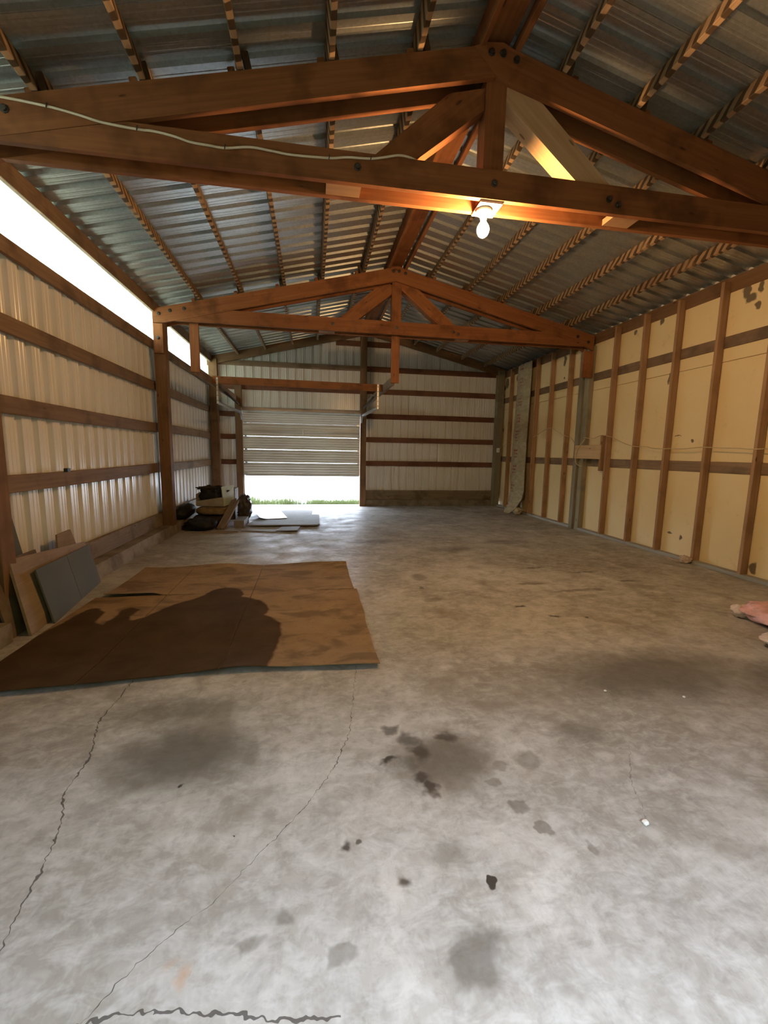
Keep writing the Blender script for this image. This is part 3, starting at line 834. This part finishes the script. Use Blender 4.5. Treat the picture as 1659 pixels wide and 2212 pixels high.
# latch bar, centre handle, rollers
hd = box('latch_handle', -.238, -.207, 10.378, 10.398, 1.66, 1.775, 'zinc', secs[3])
tube('latch_rod', [(-1.53, 10.392, 1.755), (-.22, 10.392, 1.735), (1.09, 10.392, 1.745)], .006, 'zinc', secs[3])
for x in (-1.515, 1.08):
    for i, s in enumerate(secs[:4]):
        box('hinge', x - .028, x + .028, 10.383, 10.40, .735 + .3 * i + .27, .735 + .3 * i + .32, 'zinc', s)
    box('corner_plate', x - .03, x + .03, 10.385, 10.399, .745, .79, 'zinc', secs[0])
box('bottom_seal', -1.545, 1.105, 10.395, 10.43, .722, .736, 'dark_steel', d1)
for x in (-1.585, 1.14):
    pts = [(x, 10.42, .0), (x, 10.42, 1.86)]
    for k in range(1, 9):
        a = math.pi / 2 * k / 8
        pts.append((x, 10.42 - .28 * (1 - math.cos(a)), 1.86 + .28 * math.sin(a)))
    pts.append((x, 7.97, 2.10))
    # C-shaped track: two flanges and a web swept along the path
    vs, fs = [], []
    P_ = [Vector(q) for q in pts]
    for i, q in enumerate(P_):
        dv = (P_[min(i + 1, len(P_) - 1)] - P_[max(i - 1, 0)]).normalized()
        nv = dv.cross(Vector((1, 0, 0)))
        s = 1 if x < 0 else -1
        for (dx, dn) in ((s * .018, .024), (-s * .018, .024), (-s * .018, -.024), (s * .018, -.024)):
            vs.append(q + Vector((dx, 0, 0)) + nv * dn)
    for i in range(len(P_) - 1):
        for k in range(3):
            fs.append((4 * i + k, 4 * i + k + 1, 4 * i + 4 + k + 1, 4 * i + 4 + k))
    wmesh('door_track', vs, fs, 'zinc', d1)
    # extension spring above the track
    cpts = []
    for k in range(0, 241):
        s = k / 240; a = s * math.pi * 2 * 40
        cpts.append((x + math.copysign(.05, x) + .018 * math.cos(a), 10.2 - 1.5 * s, 2.33 + .06 * s + .018 * math.sin(a)))
    cpts = [(x + math.copysign(.05, x), 10.34, 2.32)] + cpts + [(x + math.copysign(.05, x), 8.02, 2.41)]
    tube('extension_spring', cpts, .006, 'dark_steel', d1, sides=4)

# timber frame that carries the tracks
tf = empty('track_support_frame', (-.2, 8.0, 2.40), 'timber frame hung from the farther truss to carry the door tracks', 'frame')
box('hanger', -1.775, -1.645, 6.975, 7.015, 2.44, 3.28, 'truss', tf)
box('hanger', 1.235, 1.365, 6.975, 7.015, 2.41, 3.28, 'truss', tf)
box('stringer', -1.735, -1.695, 7.016, 10.36, 2.40, 2.535, 'girt', tf)
box('stringer', 1.262, 1.302, 7.016, 10.36, 2.385, 2.525, 'girt', tf)
board('cross_beam', (-1.694, 8.0, 2.492), (1.261, 8.0, 2.470), .125, .04, (0, 0, 1), 'truss', tf)
for x in (-1.612, 1.178):
    s = box('steel_strap', x - .016, x + .016, 7.975, 7.979, 2.09, 2.53, 'strap', tf)
    for k in range(5): box('bolt_head', x - .007, x + .007, 7.968, 7.975, 2.14 + .085 * k, 2.152 + .085 * k, 'dark_steel', s)

# ------------------------------------------------------------------ flattened carton on the floor
def seg_d(p, a, b):
    ax, ay = a; bx, by = b; dx, dy = bx - ax, by - ay
    t = max(0, min(1, ((p[0] - ax) * dx + (p[1] - ay) * dy) / (dx * dx + dy * dy)))
    return math.hypot(p[0] - ax - t * dx, p[1] - ay - t * dy)
def sdf(p, poly):
    ins = False; d = 9
    n = len(poly)
    for i in range(n):
        a, b = poly[i], poly[(i + 1) % n]
        d = min(d, seg_d(p, a, b))
        if (a[1] > p[1]) != (b[1] > p[1]) and p[0] < (b[0] - a[0]) * (p[1] - a[1]) / (b[1] - a[1]) + a[0]: ins = not ins
    return -d if ins else d
STAIN = [(-.27, 2.3), (-.27, 2.52), (-.245, 2.75), (-.224, 3.01), (-.25, 3.18), (-.32, 3.31), (-.385, 3.37), (-.365, 3.43), (-.362, 3.50), (-.39, 3.60), (-.46, 3.72), (-.565, 3.80), (-.63, 3.83), (-.622, 3.91), (-.66, 4.03), (-.73, 4.10), (-.825, 4.125), (-.90, 4.07), (-.945, 3.98), (-.965, 3.90),
         (-1.05, 3.80), (-1.13, 3.72), (-1.20, 3.60), (-1.28, 3.42), (-1.36, 3.36), (-1.40, 3.45), (-1.38, 3.60), (-1.46, 3.66), (-1.52, 3.60), (-1.50, 3.45), (-1.53, 3.30), (-1.60, 3.36), (-1.62, 3.55), (-1.70, 3.66), (-1.77, 3.67), (-1.80, 3.55), (-1.83, 3.3), (-1.9, 3.0), (-1.95, 2.3)]
ct = empty('flattened_carton', (-.72, 3.7, 0), 'flattened cardboard carton with a large dark oil stain on the floor', 'cardboard')
def flap(x0, x1, y0, y1, lift):
    nx, nyy = max(8, int((x1 - x0) / .03)), max(8, int((y1 - y0) / .03))
    vs, fs, sd_ = [], [], []
    for j in range(nyy + 1):
        for i in range(nx + 1):
            x = x0 + (x1 - x0) * i / nx; y = y0 + (y1 - y0) * j / nyy
            xx = x + (.012 * mnoise.noise(Vector((y * 3, 1, x0))) if i in (0, nx) and (x < -1.8 or x > .3) else 0)
            yy = y
            if y1 > 4.9 and j == nyy: yy += .045 * mnoise.noise(Vector((x * 2.5, 4, 1))) - .02 * (x < -1.2)
            if y0 < 2.6:   # front edge is not straight: it dips at the middle fold
                yy += (1 - j / nyy) ** 3 * (.035 * math.cos((x + .55) * 3.0) - .02 + .02 * x)
            vs.append((xx, yy, lift(x, y) + .006)); 
            sd_.append(sdf((xx, yy), STAIN))
    base = len(vs)
    w = nx + 1
    for j in range(nyy):
        for i in range(nx): fs.append((j * w + i, j * w + i + 1, (j + 1) * w + i + 1, (j + 1) * w + i))
    low = [(v[0], v[1], v[2] - .005) for v in vs]
    rim = [i for i in range(w)] + [j * w + nx for j in range(1, nyy + 1)] + [nyy * w + i for i in range(nx - 1, -1, -1)] + [j * w for j in range(nyy - 1, 0, -1)]
    idx = {r: base + k for k, r in enumerate(rim)}
    vs += [low[r] for r in rim]; sd_ += [sd_[r] for r in rim]
    for a, b in zip(rim, rim[1:] + rim[:1]): fs.append((b, a, idx[a], idx[b]))
    o = mesh_obj('carton_panel', vs, fs, 'carton', ct, smooth=False)
    at = o.data.attributes.new('stain_distance', 'FLOAT', 'POINT')
    at.data.foreach_set('value', sd_)
    return o
def lift_front(x, y):
    e = max(0, 1 - (y - 2.45) / .35)
    return .004 + .03 * e * e * math.exp(-((x + .45) / .22) ** 2) + .010 * e * (1 + math.sin(x * 4 + 1)) + .006 * (1 + mnoise.noise(Vector((x * 2, y * 2, 0))))
def lift_back(x, y):
    e = max(0, (y - 4.4) / .55)
    return .004 + .02 * e * e * (1 + math.sin(x * 5.2 + .6)) * .7 + .006 * (1 + mnoise.noise(Vector((x * 2, y * 2, 3))))
def lift_flap(x, y):
    e = max(0, 1 - abs(y - 3.95) / .3)
    return lift_back(x, y) + .028 * e * e * min(1, max(0, (-1.30 - x) / .1))
for x0, x1 in ((-1.86, -1.283), (-1.277, -.553), (-.547, .40)):
    flap(x0, x1, 2.49, 3.944, lift_front)
    flap(x0 if x0 > -1.8 else -1.80, x1 if x1 < .3 else .375, 3.95, 4.93, lift_flap if x0 < -1.5 else lift_back)

# ------------------------------------------------------------------ boards leaning on the left wall
tag(quad_panel('plywood_board', [(-1.925, 3.19, .002), (-2.085, 4.55, .002), (-2.135, 4.40, .42), (-2.10, 3.32, .515)], .018, 'ply'), 'tan plywood board leaning at the left wall behind the grey panel', 'board')
tag(quad_panel('plywood_offcut', [(-2.16, 4.02, .155), (-2.16, 4.44, .155), (-2.18, 4.27, .56), (-2.18, 4.06, .55)], .015, 'ply'), 'small broken plywood offcut sticking up behind the leaning plywood board', 'board')
gp = empty('grey_panel', (-1.98, 3.9, 0), 'dark grey panel with a vertical joint leaning in front of the plywood', 'panel')
def lerp(a, b, t): return tuple(p + (q - p) * t for p, q in zip(a, b))
BL, BR, TR, TL = (-1.895, 3.41, .002), (-2.05, 4.47, .002), (-2.10, 4.40, .39), (-2.02, 3.46, .40)
quad_panel('panel_leaf', [BL, lerp(BL, BR, .515), lerp(TL, TR, .515), TL], .012, 'grey_sheet', gp)
quad_panel('panel_leaf', [lerp(BL, BR, .52), BR, TR, lerp(TL, TR, .52)], .012, 'grey_sheet', gp)
tag(quad_panel('narrow_board', [(-2.17, 3.40, .155), (-2.17, 3.68, .155), (-2.25, 3.61, .855), (-2.25, 3.42, .865)], .03, 'grey_sheet'), 'upright narrow grey board against the left wall beside the nearest post', 'board')
tag(quad_panel('gap_shade_sheet', [(-2.02, 3.14, .002), (-2.06, 3.75, .002), (-2.16, 3.72, .50), (-2.15, 3.16, .50)], .015, 'carton_in'), 'added dark sheet standing in for the shade behind the leaning plywood', 'board')  # dark sheet put in for the shade between post and plywood
tag(box('concrete_block', -2.09, -1.99, 2.95, 3.11, 0, .135, 'curb'), 'rough concrete block at the foot of the nearest left post', 'block')

# ------------------------------------------------------------------ heap in the far left corner
def thing(o, label, cat, group=None): return tag(o, label, cat, group)
thing(blob('sack', (-1.80, 7.95, .0), (.52, .72, .17), 'sack_brown', seed=1, amp=.10, power=3.2), 'dark brown sack at the very bottom of the corner heap', 'sack', 'sacks in the corner heap')
thing(blob('sack', (-1.735, 7.97, .172), (.53, .58, .145), 'sack_tan', seed=2, amp=.10, power=3.4, fold=.10), 'tan paper sack lying under the pale green crate', 'sack', 'sacks in the corner heap')
thing(blob('tarp', (-2.125, 7.68, .158), (.22, .84, .23), 'tarp', seed=3, amp=.15, power=2.2, fold=.15), 'black crumpled tarp slumped against the left wall', 'tarp')
thing(blob('dark_cloth', (-1.80, 7.33, .0), (.46, .40, .19), 'tarp', seed=9, amp=.2, power=2.6, fold=.2), 'black cloth bundle spread on the floor in front of the heap', 'cloth')
cr = empty('crate', (-1.70, 7.85, .335), 'pale green sided crate full of dark rags on top of the heap', 'crate')
cz = .336
quad_panel('side_panel', [(-1.535, 7.81, cz - .01), (-1.42, 8.21, cz), (-1.43, 8.19, cz + .34), (-1.565, 7.83, cz + .33)], .012, 'pale_green', cr)
quad_panel('front_panel', [(-2.00, 7.83, cz), (-1.537, 7.81, cz - .01), (-1.545, 7.81, cz + .15), (-2.0, 7.83, cz + .08)], .012, 'crate_grey', cr)
quad_panel('back_panel', [(-1.43, 8.21, cz), (-1.93, 8.25, cz), (-1.93, 8.25, cz + .25), (-1.44, 8.20, cz + .25)], .012, 'crate_grey', cr)
quad_panel('side_panel', [(-1.94, 8.24, cz), (-2.0, 7.84, cz), (-2.0, 7.84, cz + .2), (-1.94, 8.24, cz + .25)], .012, 'crate_grey', cr)
quad_panel('bottom_panel', [(-1.99, 7.84, cz), (-1.55, 7.82, cz - .005), (-1.44, 8.19, cz), (-1.93, 8.23, cz)], .01, 'crate_grey', cr)
thing(blob('rags', (-1.74, 8.01, cz + .015), (.42, .30, .30), 'tarp', seed=5, amp=.35, power=2.4, fold=.5, nu=40, nv=26), 'ragged dark bundle spilling over the pale green crate', 'rags')
thing(blob('cloth_strip', (-1.85, 7.95, cz + .27), (.30, .16, .06), 'sack_brown', seed=6, amp=.45, power=2.2, fold=.5), 'torn brown strip of cloth over the top of the crate', 'cloth')
# bundle of lath leaning against the heap
lb = empty('lath_bundle', (-1.50, 7.32, 0), 'bundle of weathered lath boards leaning on the corner heap', 'boards')
A, B = Vector((-1.50, 7.30, .012)), Vector((-1.365, 7.95, .40))
dirv = (B - A).normalized(); side = Vector((1, 0, 0)); side = (side - dirv * side.dot(dirv)).normalized(); nn = side.cross(dirv)
for k in range(5):
    o = side * (-.048 + .024 * k)
    board('lath', A + o - dirv * .006 * (k % 2), B + o + dirv * (.05 * ((k * 7) % 3) / 2), .06, .0215, nn, 'ply_pale' if k % 2 else 'girt', lb)
thing(blob('plastic_bag', (-1.262, 8.30, .0), (.25, .36, .48), 'bag', seed=8, amp=.15, power=2.4, fold=.25, nu=40, nv=26), 'crumpled dark plastic bag standing behind the lath bundle', 'bag')
thing(box('carton_box', -1.59, -1.45, 8.42, 8.80, .0, .58, 'carton_in'), 'brown carton standing behind the crate near the door post', 'box')
thing(box('timber_block', -1.315, -1.15, 7.46, 7.98, .0, .125, 'ply_pale'), 'squared timber block at the right foot of the heap', 'block')

def sheet_on_floor(name, corners, z, thick, mat):
    vs = [(x, y, z) for x, y in corners] + [(x, y, z + thick) for x, y in corners]
    n = len(corners)
    fs = [tuple(range(n))[::-1], tuple(range(n, 2 * n))] + [(i, (i + 1) % n, n + (i + 1) % n, n + i) for i in range(n)]
    return wmesh(name, vs, fs, mat)
thing(sheet_on_floor('plywood_sheet', [(-1.13, 7.53), (.08, 7.50), (.115, 7.56), (.125, 8.74), (-.95, 8.80)], .021, .02, 'ply_pale'), 'large plywood sheet lying on the floor beside the heap', 'sheet')
thing(sheet_on_floor('plywood_sheet', [(-.98, 8.25), (-.05, 8.30), (-.02, 9.55), (-.45, 9.62), (-.95, 9.50)], .0005, .02, 'ply_pale'), 'plywood sheet half hidden under the white panel nearest the door', 'sheet')
thing(sheet_on_floor('lath_strip', [(-1.15, 7.14), (-.62, 7.02), (-.56, 7.10), (-.60, 7.20), (-1.12, 7.24)], .0005, .014, 'ply_pale'), 'longer flat strip of wood in front of the plywood sheet', 'board')
thing(sheet_on_floor('lath_strip', [(-.585, 7.03), (-.25, 7.03), (-.215, 7.40), (-.52, 7.38)], .0165, .014, 'ply_pale'), 'shorter flat board lying at the tip of the wood strip', 'board')
thing(sheet_on_floor('lath_strip', [(-1.75, 7.00), (-1.18, 7.05), (-1.20, 7.12), (-1.70, 7.10)], .0005, .012, 'ply'), 'thin tan strip on the floor at the front of the heap', 'board')
# white embossed panel, left edge curled up
vs, fs = [], []
nx_, ny_ = 24, 20
c00, c10, c11, c01 = Vector((-.97, 8.09, 0)), Vector((-.48, 8.23, 0)), Vector((-.67, 9.22, 0)), Vector((-1.26, 9.12, 0))
for j in range(ny_ + 1):
    for i in range(nx_ + 1):
        u, v = i / nx_, j / ny_
        q = (c00 * (1 - u) + c10 * u) * (1 - v) + (c01 * (1 - u) + c11 * u) * v
        z = .053 + .13 * max(0, 1 - u / .35) ** 2 * (.25 + .75 * v)
        for (a, b, c, d) in ((.30, .88, .12, .42), (.30, .88, .56, .88)):
            if a < u < b and c < v < d: z -= .004
        vs.append((q.x, q.y, z))
w = nx_ + 1
for j in range(ny_):
    for i in range(nx_): fs.append((j * w + i, j * w + i + 1, (j + 1) * w + i + 1, (j + 1) * w + i))
wp = wmesh('embossed_panel', vs, fs, 'white_sheet')
md = wp.modifiers.new('thickness', 'SOLIDIFY'); md.thickness = .004; md.offset = -1
thing(wp, 'white embossed panel with one curled edge lying on the plywood sheets', 'panel')

# ------------------------------------------------------------------ right side: kraft batt, pink wool, scraps
bt = empty('insulation_batt', (4.55, 9.2, 0), 'tall kraft paper faced insulation batt leaning on the yellow wall', 'insulation')
path = [(4.615, 3.29, 9.50, 8.86), (4.612, 2.8, 9.50, 8.86), (4.60, 2.2, 9.51, 8.86), (4.585, 1.7, 9.50, 8.85), (4.57, 1.2, 9.50, 8.82), (4.55, .8, 9.47, 8.78), (4.52, .50, 9.36, 8.72), (4.47, .34, 9.32, 8.70), (4.42, .20, 9.28, 8.76), (4.36, .08, 9.24, 8.86), (4.31, .012, 9.20, 8.93)]
vs, fs = [], []
dens = []
for i in range(len(path) - 1):
    for k in range(4):
        t = k / 4; dens.append(tuple(a + (b - a) * t for a, b in zip(path[i], path[i + 1])))
dens.append(path[-1])
NW = 14
for x, z, ya, yb in dens:
    for k in range(NW + 1):
        s = k / NW
        wv = .012 * mnoise.noise(Vector((s * 5, z * 6, 2))) - .03 * math.sin(math.pi * s)
        vs.append((x + wv, ya + (yb - ya) * s + .008 * mnoise.noise(Vector((z * 5, s, 1))), max(z + .01 * mnoise.noise(Vector((s * 4, z * 3, 7))), .004)))
for i in range(len(dens) - 1):
    for k in range(NW): fs.append((i * (NW + 1) + k, i * (NW + 1) + k + 1, (i + 1) * (NW + 1) + k + 1, (i + 1) * (NW + 1) + k))
mesh_obj('paper_facing', vs, fs, 'kraft', bt, smooth=True)
vs2 = []
for (x, z, ya, yb) in dens[:34]:
    for s in (0.03, .97): vs2 += [(x + .004, ya + (yb - ya) * s, z), (min(x + .03, 4.634), ya + (yb - ya) * s, z)]
fs2 = []
for i in range(33):
    a = 4 * i; b = a + 4
    fs2 += [(a, a + 1, b + 1, b), (a + 2, b + 2, b + 3, a + 3), (a + 1, a + 3, b + 3, b + 1)]
mesh_obj('wool_core', vs2, fs2, 'carton_in', bt)
thing(blob('batt_curl', (4.47, 8.86, .0), (.16, .22, .16), 'kraft', seed=4, amp=.3, power=2.4, fold=.3), 'crumpled loose fold of kraft paper at the foot of the batt', 'paper')

pk = empty('pink_insulation', (3.85, 2.75, 0), 'clump of torn pink fibreglass insulation on the floor at the right edge', 'insulation')
blob('pink_wool', (3.70, 2.66, .0), (.56, .60, .15), 'pink', pk, seed=11, amp=.22, power=2.2, fold=.12, nu=48, nv=28)
blob('pale_tuft', (3.33, 2.33, .0), (.46, .32, .09), 'pink_pale', pk, seed=12, amp=.3, power=2.0, fold=.2, nu=40, nv=24)
blob('pale_tuft', (3.50, 2.90, .0), (.14, .14, .10), 'pink_pale', pk, seed=13, amp=.3, power=2.0, fold=.2, nu=36, nv=22)
thing(blob('paper_scrap', (4.60, 4.58, .0), (.10, .14, .085), 'rag', seed=15, amp=.4, power=2.2, fold=.5), 'crumpled tan paper scrap against the bottom plate of the right wall', 'paper')
thing(sheet_on_floor('cardboard_scrap', [(4.575, 4.66), (4.62, 4.64), (4.63, 4.86), (4.59, 4.90)], .0005, .006, 'rag'), 'flat tan scrap beside the bottom plate of the right wall', 'paper')
def stone(x, y, s, label, seed):
    thing(blob('stone_chip', (x, y, 0), (s, s * .8, s * .6), 'chalk', seed=seed, amp=.35, power=2.3, nu=14, nv=8), label, 'stone')
stone(1.168, 1.202, .024, 'white stone chip at the end of the dark scratch on the floor', 21)
stone(1.606, 2.014, .016, 'white stone chip left of its pair on the brown part of the floor', 22)
stone(2.00, 1.90, .016, 'white stone chip right of its pair on the brown part of the floor', 23)

# ------------------------------------------------------------------ grass beyond the door
random.seed(3)
vs, fs = [], []
for k in range(14000):
    x = random.uniform(-3.4, 2.6); y = 10.80 + abs(random.gauss(0, .55))
    if mnoise.noise(Vector((x * 1.8, y * 1.8, 0))) < -.22: continue
    h = random.uniform(.08, .30) * (.6 + .8 * abs(mnoise.noise(Vector((x * 2.3, 7, 0))))); a = random.uniform(0, math.pi); w = .005
    lx, ly = random.uniform(-.04, .04), random.uniform(-.04, .04)
    i = len(vs)
    vs += [(x - w * math.cos(a), y - w * math.sin(a), -.06), (x + w * math.cos(a), y + w * math.sin(a), -.06), (x + lx, y + ly, -.06 + h)]
    fs.append((i, i + 1, i + 2))
gs = wmesh('grass', vs, fs, 'grass')
tag(gs, 'green grass growing just outside the raised door', 'grass', kind='stuff')

for o in bpy.data.objects:
    if '_base' in o: del o['_base']
